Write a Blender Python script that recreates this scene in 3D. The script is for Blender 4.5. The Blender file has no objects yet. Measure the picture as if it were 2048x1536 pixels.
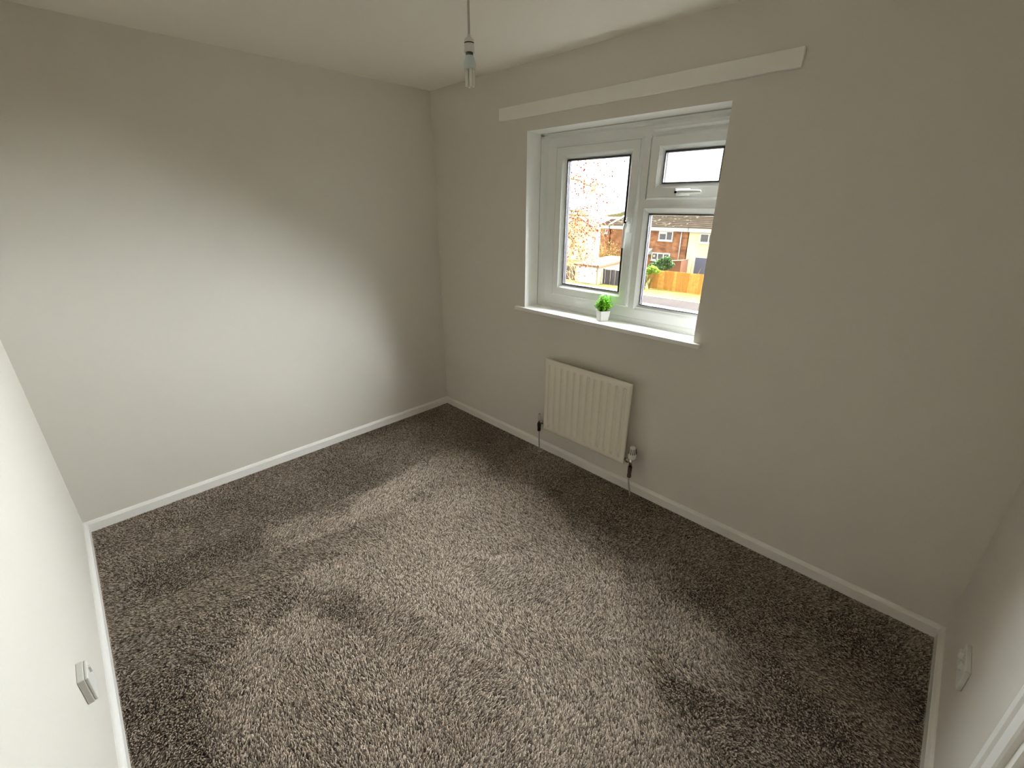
import bpy, bmesh, math, random
from mathutils import Vector, Matrix, noise
R = math.radians
C = bpy.context.scene.collection
S = bpy.context.scene
random.seed(7)

# ---------------------------------------------------------------- camera
CAM = Vector((2.9793, -2.1679, 1.6473))
yaw, pitch, roll = 2.3533, -0.3838, -0.0036
f = Vector((math.cos(pitch)*math.cos(yaw), math.cos(pitch)*math.sin(yaw), math.sin(pitch)))
r = f.cross(Vector((0, 0, 1))).normalized()
d = f.cross(r)
cr, sr = math.cos(roll), math.sin(roll)
r2 = cr*r + sr*d
d2 = -sr*r + cr*d
cd = bpy.data.cameras.new('camera')
cam = bpy.data.objects.new('camera', cd)
C.objects.link(cam)
M = Matrix((r2, -d2, -f)).transposed().to_4x4()
M.translation = CAM
cam.matrix_world = M
cd.sensor_fit = 'HORIZONTAL'
cd.sensor_width = 36.0
cd.lens = 878.75/2048*36
cd.clip_start = 0.02
cd.clip_end = 600
S.camera = cam

# ---------------------------------------------------------------- sky, sun, exposure
S.view_settings.view_transform = 'Standard'
S.view_settings.look = 'None'
S.view_settings.gamma = 1
S.view_settings.use_curve_mapping = False
S.view_settings.exposure = 0.42
SKY = 2.7
SUNE = 114.0
w = bpy.data.worlds.new('overcast_sky')
S.world = w
w.use_nodes = True
wn = w.node_tree
bgn = wn.nodes['Background']
bgn.inputs[0].default_value = (0.96, 0.97, 1.0, 1)
bgn.inputs[1].default_value = SKY
sl = bpy.data.lights.new('veiled_sun', 'SUN')
sl.energy = SUNE
sl.angle = R(122)
sl.color = (1.0, 0.975, 1.04)
so = bpy.data.objects.new('veiled_sun', sl)
C.objects.link(so)
sun_from = Vector((math.sin(R(-11))*math.cos(R(43)), math.cos(R(-11))*math.cos(R(43)), math.sin(R(43))))
so.rotation_euler = sun_from.to_track_quat('Z', 'Y').to_euler()
so.location = sun_from*60
S.cycles.max_bounces = 14
S.cycles.diffuse_bounces = 8
S.cycles.transparent_max_bounces = 16
S.cycles.sample_clamp_indirect = 6.0
S.cycles.use_denoising = True
S.cycles.caustics_reflective = False
S.cycles.caustics_refractive = False

# ---------------------------------------------------------------- materials
def srgb(*c):
    return tuple((x/255/12.92 if x/255 <= .04045 else ((x/255+.055)/1.055)**2.4) for x in c) + (1,)

def mat(name, col, rough=.6, spec=.4, metal=0.0, bump=None, var=None, sheen=0):
    """bump=(scale, strength, distance)  var=(scale, other colour, low, high)"""
    m = bpy.data.materials.new(name)
    m.use_nodes = True
    nt = m.node_tree
    b = nt.nodes['Principled BSDF']
    b.inputs['Base Color'].default_value = col
    b.inputs['Roughness'].default_value = rough
    b.inputs['Specular IOR Level'].default_value = spec
    b.inputs['Metallic'].default_value = metal
    if sheen:
        b.inputs['Sheen Weight'].default_value = sheen
    tc = nt.nodes.new('ShaderNodeTexCoord')
    if var:
        n = nt.nodes.new('ShaderNodeTexNoise')
        n.inputs['Scale'].default_value = var[0]
        n.inputs['Detail'].default_value = 3
        nt.links.new(tc.outputs['Object'], n.inputs['Vector'])
        cr_ = nt.nodes.new('ShaderNodeValToRGB')
        cr_.color_ramp.elements[0].position = var[2]
        cr_.color_ramp.elements[1].position = var[3]
        cr_.color_ramp.elements[0].color = var[1]
        cr_.color_ramp.elements[1].color = col
        nt.links.new(n.outputs['Fac'], cr_.inputs['Fac'])
        nt.links.new(cr_.outputs['Color'], b.inputs['Base Color'])
    if bump:
        n = nt.nodes.new('ShaderNodeTexNoise')
        n.inputs['Scale'].default_value = bump[0]
        n.inputs['Detail'].default_value = 2
        nt.links.new(tc.outputs['Object'], n.inputs['Vector'])
        bp_ = nt.nodes.new('ShaderNodeBump')
        bp_.inputs['Strength'].default_value = bump[1]
        bp_.inputs['Distance'].default_value = bump[2]
        nt.links.new(n.outputs['Fac'], bp_.inputs['Height'])
        nt.links.new(bp_.outputs['Normal'], b.inputs['Normal'])
    return m

M_wall = mat('emulsion_wall', (0.715, 0.68, 0.612, 1), .75, .25, bump=(90, .12, .002))
M_ceil = mat('emulsion_ceiling', (0.94, 0.91, 0.83, 1), .85, .2, bump=(120, .12, .002))
M_gloss = mat('gloss_paint', (0.92, 0.905, 0.86, 1), .3, .4, bump=(30, .05, .002))
M_reveal = mat('reveal_paint', (0.88, 0.87, 0.83, 1), .7, .25, bump=(150, .35, .003))
M_upvc = mat('upvc', (0.88, 0.89, 0.87, 1), .28, .45)
M_upvc2 = mat('upvc_bead', (0.86, 0.875, 0.85, 1), .25, .45)
M_gasket = mat('rubber_gasket', (0.02, 0.018, 0.022, 1), .6, .3)
M_spacer = mat('aluminium_spacer', (0.13, 0.10, 0.11, 1), .5, .3)
M_seal = mat('sealant', (0.45, 0.45, 0.40, 1), .6, .3)
M_rad = mat('radiator_enamel', (0.86, 0.81, 0.69, 1), .35, .4)
M_white_pl = mat('white_plastic', (0.74, 0.73, 0.68, 1), .35, .45)
M_dark = mat('dark_slot', (0.015, 0.013, 0.012, 1), .7, .2)
M_nut = mat('dark_brown_nut', (0.035, 0.014, 0.012, 1), .45, .4)
M_chrome = mat('valve_chrome', (0.62, 0.58, 0.50, 1), .22, .5, 1.0)
M_pipe = mat('painted_pipe', (0.42, 0.40, 0.34, 1), .5, .3)
M_cap = mat('lockshield_cap', (0.62, 0.55, 0.45, 1), .4, .4)
M_flex = mat('pendant_flex', (0.50, 0.46, 0.37, 1), .6, .3)
M_base = mat('lamp_base_grey', (0.60, 0.68, 0.66, 1), .4, .4)
M_capm = mat('bayonet_cap', (0.13, 0.11, 0.10, 1), .4, .5, .6)
M_tube = mat('fluorescent_tube', (0.86, 0.85, 0.78, 1), .08, .6)
M_pot = mat('white_pot', (0.86, 0.84, 0.83, 1), .35, .45)
M_soil = mat('dark_soil', (0.03, 0.02, 0.012, 1), .9, .1)
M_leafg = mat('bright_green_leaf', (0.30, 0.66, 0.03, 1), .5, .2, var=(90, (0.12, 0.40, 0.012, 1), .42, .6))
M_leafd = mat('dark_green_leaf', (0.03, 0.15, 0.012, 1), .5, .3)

def glass_mat():
    m = bpy.data.materials.new('window_glass')
    m.use_nodes = True
    nt = m.node_tree
    nt.nodes.clear()
    o = nt.nodes.new('ShaderNodeOutputMaterial')
    t = nt.nodes.new('ShaderNodeBsdfTransparent')
    t.inputs[0].default_value = (0.97, 0.99, 0.98, 1)
    g = nt.nodes.new('ShaderNodeBsdfGlossy')
    g.inputs['Roughness'].default_value = 0.01
    lw = nt.nodes.new('ShaderNodeLayerWeight')
    pw = nt.nodes.new('ShaderNodeMath')
    pw.operation = 'POWER'
    pw.inputs[1].default_value = 5
    fr = nt.nodes.new('ShaderNodeMath')
    fr.operation = 'MULTIPLY_ADD'
    fr.inputs[1].default_value = .9
    fr.inputs[2].default_value = .025
    nt.links.new(lw.outputs['Facing'], pw.inputs[0])
    nt.links.new(pw.outputs[0], fr.inputs[0])
    mx = nt.nodes.new('ShaderNodeMixShader')
    nt.links.new(fr.outputs[0], mx.inputs[0])
    nt.links.new(t.outputs[0], mx.inputs[1])
    nt.links.new(g.outputs[0], mx.inputs[2])
    nt.links.new(mx.outputs[0], o.inputs[0])
    return m
M_glass = glass_mat()

def carpet_mat():
    m = bpy.data.materials.new('cut_pile_carpet')
    m.use_nodes = True
    nt = m.node_tree
    b = nt.nodes['Principled BSDF']
    b.inputs['Roughness'].default_value = .9
    b.inputs['Specular IOR Level'].default_value = .1
    at = nt.nodes.new('ShaderNodeAttribute')
    at.attribute_name = 'yarn'
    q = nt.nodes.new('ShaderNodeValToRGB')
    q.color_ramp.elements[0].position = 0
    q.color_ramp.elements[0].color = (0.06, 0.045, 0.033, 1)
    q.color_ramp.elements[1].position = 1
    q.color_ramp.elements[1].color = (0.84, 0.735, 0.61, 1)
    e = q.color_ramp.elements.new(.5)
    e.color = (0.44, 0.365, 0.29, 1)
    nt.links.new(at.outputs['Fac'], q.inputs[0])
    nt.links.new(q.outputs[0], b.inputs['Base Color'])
    return m
M_backing = mat('carpet_backing', (0.06, 0.048, 0.038, 1), .95, .05, var=(160, (0.10, 0.08, 0.065, 1), .4, .6))
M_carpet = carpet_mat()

def brick_mat():
    m = bpy.data.materials.new('red_brick')
    m.use_nodes = True
    nt = m.node_tree
    b = nt.nodes['Principled BSDF']
    b.inputs['Roughness'].default_value = .9
    tc = nt.nodes.new('ShaderNodeTexCoord')
    mp = nt.nodes.new('ShaderNodeMapping')
    mp.inputs['Rotation'].default_value = (R(90), 0, 0)
    br = nt.nodes.new('ShaderNodeTexBrick')
    br.inputs['Scale'].default_value = 1
    br.inputs['Brick Width'].default_value = .45
    br.inputs['Row Height'].default_value = .15
    br.inputs['Mortar Size'].default_value = .02
    br.inputs['Color1'].default_value = (0.21, 0.0675, 0.025, 1)
    br.inputs['Color2'].default_value = (0.33, 0.135, 0.06, 1)
    br.inputs['Mortar'].default_value = (0.26, 0.14, 0.08, 1)
    nt.links.new(tc.outputs['Object'], mp.inputs[0])
    nt.links.new(mp.outputs[0], br.inputs['Vector'])
    no = nt.nodes.new('ShaderNodeTexNoise')
    no.inputs['Scale'].default_value = 1.6
    no.inputs['Detail'].default_value = 4
    nt.links.new(tc.outputs['Object'], no.inputs['Vector'])
    rp = nt.nodes.new('ShaderNodeValToRGB')
    rp.color_ramp.elements[0].position = .35
    rp.color_ramp.elements[0].color = (0.62, 0.55, 0.5, 1)
    rp.color_ramp.elements[1].position = .65
    rp.color_ramp.elements[1].color = (1.25, 1.3, 1.3, 1)
    nt.links.new(no.outputs['Fac'], rp.inputs[0])
    mx = nt.nodes.new('ShaderNodeMix')
    mx.data_type = 'RGBA'
    mx.blend_type = 'MULTIPLY'
    mx.inputs[0].default_value = 1
    nt.links.new(br.outputs['Color'], mx.inputs[6])
    nt.links.new(rp.outputs[0], mx.inputs[7])
    nt.links.new(mx.outputs[2], b.inputs['Base Color'])
    return m
M_brick = brick_mat()
M_fascia = mat('white_fascia', (0.527, 0.533, 0.558, 1), .5)
M_render = mat('white_render', (0.527, 0.533, 0.533, 1), .8, var=(2, (0.38, 0.39, 0.38, 1), .3, .7))
M_cream = mat('cream_render', (0.546, 0.508, 0.322, 1), .8, var=(.8, (0.558, 0.546, 0.446, 1), .35, .7))
M_hpane = mat('far_window_glass', (0.08, 0.075, 0.08, 1), .15, .5)
M_tile = mat('roof_tiles', (0.065, 0.048, 0.034, 1), 1, .0, var=(1.5, (0.04, 0.031, 0.023, 1), .4, .7))
M_lichen = mat('roof_lichen', (0.31, 0.27, 0.19, 1), .9, .1)
M_tile2 = mat('dark_roof_tiles', (0.095, 0.0675, 0.06, 1), .9, .2)
M_verge = mat('pale_verge', (0.527, 0.484, 0.31, 1), .8)
M_pinewood = [mat('new_pine_board', c, .7, .2, var=(6, c2, .3, .7)) for c, c2 in (
    ((0.39, 0.18, 0.0325, 1), (0.31, 0.125, 0.0175, 1)), ((0.533, 0.279, 0.0682, 1), (0.375, 0.16, 0.025, 1)), ((0.35, 0.14, 0.02, 1), (0.4, 0.2, 0.045, 1)))]
M_greywood = [mat('weathered_grey_board', c, .8, .2, var=(5, c2, .3, .7)) for c, c2 in (
    ((0.0675, 0.0575, 0.0675, 1), (0.045, 0.04, 0.05, 1)), ((0.085, 0.07, 0.08, 1), (0.055, 0.05, 0.06, 1)))]
M_garroof = mat('garage_roof_sheet', (0.085, 0.052, 0.028, 1), 1, .0, var=(1.2, (0.10, 0.075, 0.05, 1), .4, .6))
M_garside = mat('garage_side', (0.4, 0.33, 0.21, 1), .8)
M_gardoor = mat('garage_door_white', (0.546, 0.546, 0.546, 1), .5)
M_fascbr = mat('brown_fascia', (0.16, 0.065, 0.0375, 1), .7)
M_grass = mat('verge_grass', (0.085, 0.088, 0.02, 1), .95, .0, var=(1.1, (0.12, 0.09, 0.035, 1), .35, .65))
M_tarmac = mat('pale_tarmac', (0.024, 0.020, 0.019, 1), 1, .0, var=(.35, (0.031, 0.026, 0.024, 1), .35, .65))
M_kerb = mat('kerb_stone', (0.375, 0.34, 0.25, 1), .8)
M_bark = mat('pale_bark', (0.21, 0.145, 0.05, 1), .85, .2, var=(9, (0.11, 0.075, 0.03, 1), .35, .6))
M_twig = mat('yellow_twig', (0.29, 0.21, 0.08, 1), .8, .2)
M_autumn = mat('autumn_leaf', (0.24, 0.04, 0.012, 1), .8, .05, var=(2.2, (0.10, 0.03, 0.025, 1), .38, .62))
M_hedge = mat('hedge_leaf', (0.065, 0.13, 0.03, 1), .6, .2, var=(3, (0.035, 0.075, 0.03, 1), .35, .65))
M_lime = mat('lime_leaf', (0.21, 0.31, 0.03, 1), .6, .2)
M_shrub = mat('russet_twig', (0.25, 0.11, 0.035, 1), .8, .2, var=(2, (0.18, 0.15, 0.045, 1), .4, .6))
M_hill = mat('far_woodland', (0.18, 0.14, 0.065, 1), .9, .1, var=(.09, (0.12, 0.11, 0.05, 1), .35, .65))
M_hill2 = mat('blue_far_hill', (0.25, 0.18, 0.21, 1), .9, .1)
M_doorw = mat('white_house_door', (0.533, 0.533, 0.533, 1), .5)
M_blue = mat('slate_blue_door', (0.085, 0.09, 0.14, 1), .5)
M_bluish = mat('canopy_lead', (0.31, 0.34, 0.33, 1), .6)

# ---------------------------------------------------------------- helpers
def tag(o, label=None, cat=None, group=None, kind=None):
    if label: o['label'] = label
    if cat: o['category'] = cat
    if group: o['group'] = group
    if kind: o['kind'] = kind
    return o

def root_loc(o):
    v = Vector((0, 0, 0))
    while o is not None:
        v += o.location
        o = o.parent
    return v

def obj(name, bm, m, parent=None, smooth=False, loc=None):
    """bm is in world coordinates"""
    me = bpy.data.meshes.new(name)
    bmesh.ops.recalc_face_normals(bm, faces=bm.faces)
    base = root_loc(parent) if parent else Vector((0, 0, 0))
    own = (Vector(loc) - base) if loc else Vector((0, 0, 0))
    bmesh.ops.translate(bm, verts=bm.verts, vec=-(base+own))
    bm.to_mesh(me)
    bm.free()
    for q in (m if isinstance(m, list) else [m]):
        me.materials.append(q)
    if smooth:
        for p in me.polygons: p.use_smooth = True
    o = bpy.data.objects.new(name, me)
    o.location = own
    C.objects.link(o)
    if parent: o.parent = parent
    return o

def thing(name, loc, label, cat, group=None, kind=None):
    o = bpy.data.objects.new(name, None)
    o.location = loc
    o.empty_display_size = .1
    C.objects.link(o)
    return tag(o, label, cat, group, kind)

def B(): return bmesh.new()

def bx(bm, x0, x1, y0, y1, z0, z1, bev=0, seg=2, mi=0):
    t = bmesh.new()
    vs = [t.verts.new((x, y, z)) for x in (x0, x1) for y in (y0, y1) for z in (z0, z1)]
    for q in ((0, 1, 3, 2), (4, 6, 7, 5), (0, 4, 5, 1), (2, 3, 7, 6), (0, 2, 6, 4), (1, 5, 7, 3)):
        t.faces.new([vs[i] for i in q])
    if bev:
        bmesh.ops.bevel(t, geom=list(t.edges), offset=bev, segments=seg, profile=.5, affect='EDGES')
    bmesh.ops.recalc_face_normals(t, faces=t.faces)
    for fa in t.faces: fa.material_index = mi
    merge(bm, t)
    return bm

def merge(bm, t):
    mp = {v: bm.verts.new(v.co) for v in t.verts}
    for fa in t.faces:
        try:
            nf = bm.faces.new([mp[v] for v in fa.verts])
            nf.material_index = fa.material_index
            nf.smooth = fa.smooth
        except ValueError: pass
    t.free()

def prism(bm, pts, axis, a0, a1):
    """pts: 2-D outline in the two other axes (in xyz order), extruded along axis"""
    def v(p, a):
        return {0: (a, p[0], p[1]), 1: (p[0], a, p[1]), 2: (p[0], p[1], a)}[axis]
    A = [bm.verts.new(v(p, a0)) for p in pts]
    Bv = [bm.verts.new(v(p, a1)) for p in pts]
    n = len(pts)
    bm.faces.new(A)
    bm.faces.new(list(reversed(Bv)))
    for i in range(n):
        bm.faces.new((A[i], A[(i+1) % n], Bv[(i+1) % n], Bv[i]))
    return bm

def tube(bm, pts, rads, n=8, cap=True):
    pts = [Vector(p) for p in pts]
    if not isinstance(rads, (list, tuple)): rads = [rads]*len(pts)
    rings = []
    up = None
    for i, p in enumerate(pts):
        t = (pts[min(i+1, len(pts)-1)] - pts[max(i-1, 0)])
        t = t.normalized() if t.length > 1e-9 else Vector((0, 0, 1))
        if up is None:
            up = t.orthogonal().normalized()
        a = (up - t*up.dot(t))
        a = a.normalized() if a.length > 1e-6 else t.orthogonal().normalized()
        up = a
        b = t.cross(a)
        rings.append([bm.verts.new(p + (a*math.cos(2*math.pi*k/n) + b*math.sin(2*math.pi*k/n))*rads[i]) for k in range(n)])
    for i in range(len(rings)-1):
        for k in range(n):
            fa = bm.faces.new((rings[i][k], rings[i][(k+1) % n], rings[i+1][(k+1) % n], rings[i+1][k]))
            fa.smooth = n > 6
    if cap:
        bm.faces.new(list(reversed(rings[0])))
        bm.faces.new(rings[-1])
    return bm

def lathe(bm, cx, cy, prof, n=24):
    """prof: list of (radius, z)"""
    rings = []
    for rr, z in prof:
        if rr < 1e-6:
            rings.append([bm.verts.new((cx, cy, z))])
        else:
            rings.append([bm.verts.new((cx+rr*math.cos(2*math.pi*k/n), cy+rr*math.sin(2*math.pi*k/n), z)) for k in range(n)])
    for a, b in zip(rings, rings[1:]):
        for k in range(n):
            q = [a[k % len(a)], a[(k+1) % len(a)], b[(k+1) % len(b)], b[k % len(b)]]
            u = []
            for v in q:
                if v not in u: u.append(v)
            if len(u) > 2:
                bm.faces.new(u).smooth = True
    if len(rings[0]) > 1: bm.faces.new(rings[0])
    if len(rings[-1]) > 1: bm.faces.new(list(reversed(rings[-1])))
    return bm

def frame_xz(bm, x0, x1, z0, z1, wd, y0, y1, cham=0.0, inner_y=None):
    """mitred rectangular frame in the xz plane: four members with a chamfer on the front inner edge"""
    o = [(x0, z0), (x1, z0), (x1, z1), (x0, z1)]
    def inset(t): return [(x0+t, z0+t), (x1-t, z0+t), (x1-t, z1-t), (x0+t, z1-t)]
    iy = y0 if inner_y is None else inner_y
    loops = [(o, y1), (o, y0), (inset(wd-cham), y0), (inset(wd), iy if cham else y0), (inset(wd), y1)]
    rings = [[bm.verts.new((p[0], y, p[1])) for p in pts] for pts, y in loops]
    for i in range(len(rings)):
        a, b = rings[i], rings[(i+1) % len(rings)]
        for k in range(4):
            bm.faces.new((a[k], a[(k+1) % 4], b[(k+1) % 4], b[k]))
    return bm

# ---------------------------------------------------------------- room shell
W, LX, H = 2.4407, 3.3256, 2.4
OX0, OX1, OZ0, OZ1 = 0.9436, 2.1171, 0.993, 2.0617     # window opening at the room face
T = 0.29
def st(o, label, cat):
    o['kind'] = 'structure'
    return tag(o, label, cat)
bm = bx(B(), -.15, LX+.15, -W-.15, T, -.2, -.006)
floor = st(obj('floor', bm, M_backing), 'brown-grey cut pile carpet with brushed pile marks over the whole floor', 'carpet')
import numpy as np
def pile():
    """cut pile: small leaning tufts, brushed this way and that by hoovering and footsteps"""
    rg = np.random.default_rng(11)
    sp = .0050
    nx, ny = int(LX/sp), int(W/sp)
    gx, gy = np.meshgrid(np.arange(nx), np.arange(ny))
    n = nx*ny
    x = (gx.ravel()+.5+rg.uniform(-.45, .45, n))*sp
    y = -(gy.ravel()+.5+rg.uniform(-.45, .45, n))*sp
    def field(fr, seed, ox=1.0, oy=1.0):
        r_ = np.random.default_rng(seed)
        k = int(8*fr)+8
        g = r_.normal(0, 1, (k, k))
        u, v = (x*ox*fr) % (k-1), (-y*oy*fr) % (k-1)
        i, j = u.astype(int), v.astype(int)
        a, b_ = u-i, v-j
        a, b_ = a*a*(3-2*a), b_*b_*(3-2*b_)
        return (g[j, i]*(1-a)+g[j, i+1]*a)*(1-b_)+(g[j+1, i]*(1-a)+g[j+1, i+1]*a)*b_
    wx = .06*field(6, 1)+.02*field(17, 2)
    wy = .06*field(6, 3)+.02*field(17, 4)
    lx = .55*field(1.6, 21)+.45*field(4.2, 22)+.25*field(11, 23)
    ly = .55*field(1.6, 31)+.45*field(4.2, 32)+.25*field(11, 33)
    # hoover strokes: (centre, half length, half width, heading, lean)
    for cx, cy, hl, hw, a, s_ in ((.75, -1.75, .55, .13, 80, .9), (1.0, -1.72, .5, .12, 78, -.9), (1.75, -1.55, .55, .13, 12, .8), (1.8, -1.30, .5, .13, 10, -.7),
                               (2.45, -1.6, .55, .14, 70, .8), (1.35, -1.05, .55, .13, 35, -.8), (2.1, -.95, .6, .13, 25, .8), (2.7, -.75, .45, .13, 5, -.7), (.8, -.85, .4, .12, 100, .8)):
        a = math.radians(a)
        u = (x+wx*.35-cx)*math.cos(a)+(y+wy*.35-cy)*math.sin(a)
        v = -(x+wx*.35-cx)*math.sin(a)+(y+wy*.35-cy)*math.cos(a)
        inside = 1/(1+np.exp((np.abs(u)-hl)/.03))*1/(1+np.exp((np.abs(v)-hw)/.006))
        lx += inside*s_*1.8*math.cos(a)
        ly += inside*s_*1.8*math.sin(a)
    def blob(cx, cy, rx, ry, a=0.0):
        a = math.radians(a)
        u = ((x+wx-cx)*math.cos(a)+(y+wy-cy)*math.sin(a))/rx
        v = (-(x+wx-cx)*math.sin(a)+(y+wy-cy)*math.cos(a))/ry
        return 1/(1+np.exp((np.sqrt(u*u+v*v)-1)/.13))
    bias = 1.0-2.3*blob(1.8, -1.3, 1.0, .85, 15)-.8*blob(.95, -.75, .28, .2, 30)+.5*blob(.75, -1.8, .5, .4)
    lx += .8*bias
    ly += -.6*bias
    mag = np.sqrt(lx*lx+ly*ly)+1e-6
    k = np.tanh(mag*.9)/mag*.0100
    h = .0105*rg.uniform(.75, 1.15, n)*(1-.35*np.tanh(mag*.8)**2)
    tx = x+lx*k+rg.normal(0, .0028, n)
    ty = y+ly*k+rg.normal(0, .0028, n)
    m_ = .0195
    tx = np.clip(tx, m_, LX-m_)
    ty = np.clip(ty, -W+m_, -m_)
    rr = .0033*rg.uniform(.8, 1.2, n)
    th = rg.uniform(0, 2*math.pi, n)
    z0 = -.0065
    co = np.zeros((n, 6, 3))
    for c in range(3):
        an = th+c*math.pi*2/3
        co[:, c, 0] = x+rr*np.cos(an)
        co[:, c, 1] = y+rr*np.sin(an)
        co[:, c, 2] = z0
        co[:, c+3, 0] = tx+rr*.55*np.cos(an)
        co[:, c+3, 1] = ty+rr*.55*np.sin(an)
        co[:, c+3, 2] = z0+h*(1-.1*c)
    base = (np.arange(n)*6)[:, None]
    fc = np.array([[0, 1, 4, 3, 1, 2, 5, 4, 2, 0, 3, 5, 3, 4, 5]])+base
    me = bpy.data.meshes.new('carpet_pile')
    me.vertices.add(n*6)
    me.vertices.foreach_set('co', co.ravel())
    me.loops.add(n*15)
    me.loops.foreach_set('vertex_index', fc.ravel().astype(np.int32))
    me.polygons.add(n*4)
    me.polygons.foreach_set('loop_start', ((np.arange(n)*15)[:, None]+np.array([[0, 4, 8, 12]])).ravel().astype(np.int32))
    me.update(calc_edges=True)
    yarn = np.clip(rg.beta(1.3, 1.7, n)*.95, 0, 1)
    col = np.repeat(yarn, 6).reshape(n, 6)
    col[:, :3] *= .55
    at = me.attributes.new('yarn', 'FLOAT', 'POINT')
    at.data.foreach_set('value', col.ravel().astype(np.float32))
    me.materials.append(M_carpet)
    o = bpy.data.objects.new('carpet_pile', me)
    C.objects.link(o)
    o.parent = floor
    o['kind'] = 'stuff'
pile()
bm = bx(B(), -.15, LX+.15, -W-.15, T, H, H+.2)
st(obj('ceiling', bm, M_ceil), 'plain off-white painted ceiling of the small bedroom', 'ceiling')
bm = bx(B(), -.15, 0, -W-.15, T, -.01, H+.01)
st(obj('wall_left', bm, M_wall), 'plain pale grey wall running left from the far corner', 'wall')
bm = bx(B(), 0, LX, -W-.15, -W, -.01, H+.01)
st(obj('wall_front', bm, M_wall), 'bright near wall at the left edge, facing the window, with small socket', 'wall')
# right wall with a door opening
DY0, DY1, DZ = -1.79, -1.03, 1.99
bm = B()
bx(bm, LX, LX+.15, DY1, T, -.01, H+.01)
bx(bm, LX, LX+.15, -W-.15, DY0, -.01, H+.01)
bx(bm, LX, LX+.15, DY0, DY1, DZ, H+.01)
st(obj('wall_right', bm, M_wall), 'plain right-hand wall with low socket beside white door frame', 'wall')

# window wall: one mesh with a hole; the head of the recess slopes down to the frame
FY = .13       # face of the window frame
bm = B()
def quad(bm, a, b, c, d_, mi=0):
    fa = bm.faces.new([bm.verts.new(p) for p in (a, b, c, d_)])
    fa.material_index = mi
hx0, hx1, hz0, hz1 = OX0+.005, OX1+.03, OZ0, 2.056        # opening at frame plane
def ring(x0, x1, z0, z1, y): return [(x0, y, z0), (x1, y, z0), (x1, y, z1), (x0, y, z1)]
A0 = ring(0, LX, 0-.01, H+.01, 0)
A1 = ring(OX0, OX1, OZ0, OZ1, 0)
A2 = ring(hx0, hx1, hz0, hz1, FY)
A3 = ring(hx0, hx1, hz0, hz1, T)
A4 = ring(0, LX, 0-.01, H+.01, T)
V = [[bm.verts.new(p) for p in rg] for rg in (A0, A1, A2, A3, A4)]
for i in range(4):
    mi = 1 if i in (1, 2) else 0
    a, b = V[i], V[i+1]
    for k in range(4):
        bm.faces.new((a[k], a[(k+1) % 4], b[(k+1) % 4], b[k])).material_index = mi
a, b = V[4], V[0]
for k in range(4):
    bm.faces.new((a[k], a[(k+1) % 4], b[(k+1) % 4], b[k]))
st(obj('wall_back', bm, [M_wall, M_reveal]), 'pale grey window wall with recessed window above a radiator', 'wall')

# skirting boards: small bull-nosed section
SK, SH = .0175, .062
def sk_prof(n=5):
    p = [(0, 0), (SK, 0), (SK, SH-.014)]
    for i in range(1, n+1):
        t = i/n*math.pi/2
        p.append((SK*math.cos(t)*.86, SH-.014+.014*math.sin(t)))
    p.append((0, SH))
    return p
pf = sk_prof()
bm = prism(B(), [(-.0+q[0], q[1]) for q in pf], 1, -W, 0)
st(obj('baseboard_left', bm, M_gloss), 'low white skirting board along the left wall', 'skirting')
bm = prism(B(), [(-q[0], q[1]) for q in pf], 0, 0, LX)
st(obj('baseboard_back', bm, M_gloss), 'low white skirting board under the window and radiator', 'skirting')
bm = prism(B(), [(-W+q[0], q[1]) for q in pf], 0, 0, LX)
st(obj('baseboard_front', bm, M_gloss), 'low white skirting board along the bright near wall', 'skirting')
bm = prism(B(), [(LX-q[0], q[1]) for q in pf], 1, -.949, 0)
bx(bm, LX-SK, LX, -W, -1.90, 0, SH)
st(obj('baseboard_right', bm, M_gloss), 'low white skirting board along the right wall, ending at the door frame', 'skirting')

# door in the right wall, lower right corner of the picture
dr = thing('door_1', (LX, (DY0+DY1)/2, 0), 'white painted door and frame in the lower right corner', 'door', kind='structure')
AW = .085
def arch_prof(y_out, s):
    # outline in (x, y): rounded outer edge, flat face, small inner bead
    return [(LX, y_out), (LX-.010, y_out), (LX-.018, y_out+s*.010), (LX-.018, y_out+s*.034), (LX-.013, y_out+s*.040),
            (LX-.013, y_out+s*(AW-.004)), (LX-.009, y_out+s*AW), (LX, y_out+s*AW)]
for yo, s in ((-.950, -1), (DY0-.092, 1)):
    obj('architrave', prism(B(), arch_prof(yo, s), 2, 0, DZ+.09), M_gloss, dr)
obj('architrave', bx(B(), LX-.018, LX, DY0, DY1, DZ-.002, DZ+.09, .004), M_gloss, dr)
bm = B()
bx(bm, LX, LX+.12, DY1-.028, DY1, 0, DZ)
bx(bm, LX, LX+.12, DY0, DY0+.028, 0, DZ)
bx(bm, LX, LX+.12, DY0+.028, DY1-.028, DZ-.028, DZ)
obj('door_lining', bm, M_gloss, dr)
obj('door_leaf', bx(B(), LX+.012, LX+.052, DY0+.03, DY1-.03, .008, DZ-.03, .003), M_gloss, dr)

# ---------------------------------------------------------------- window
win = thing('window_1', ((OX0+OX1)/2, FY, OZ0), 'white plastic double-glazed window in the recess of the window wall', 'window', kind='structure')
fx0, fx1, fz0, fz1 = .949, 2.205, .993, 2.056
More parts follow.
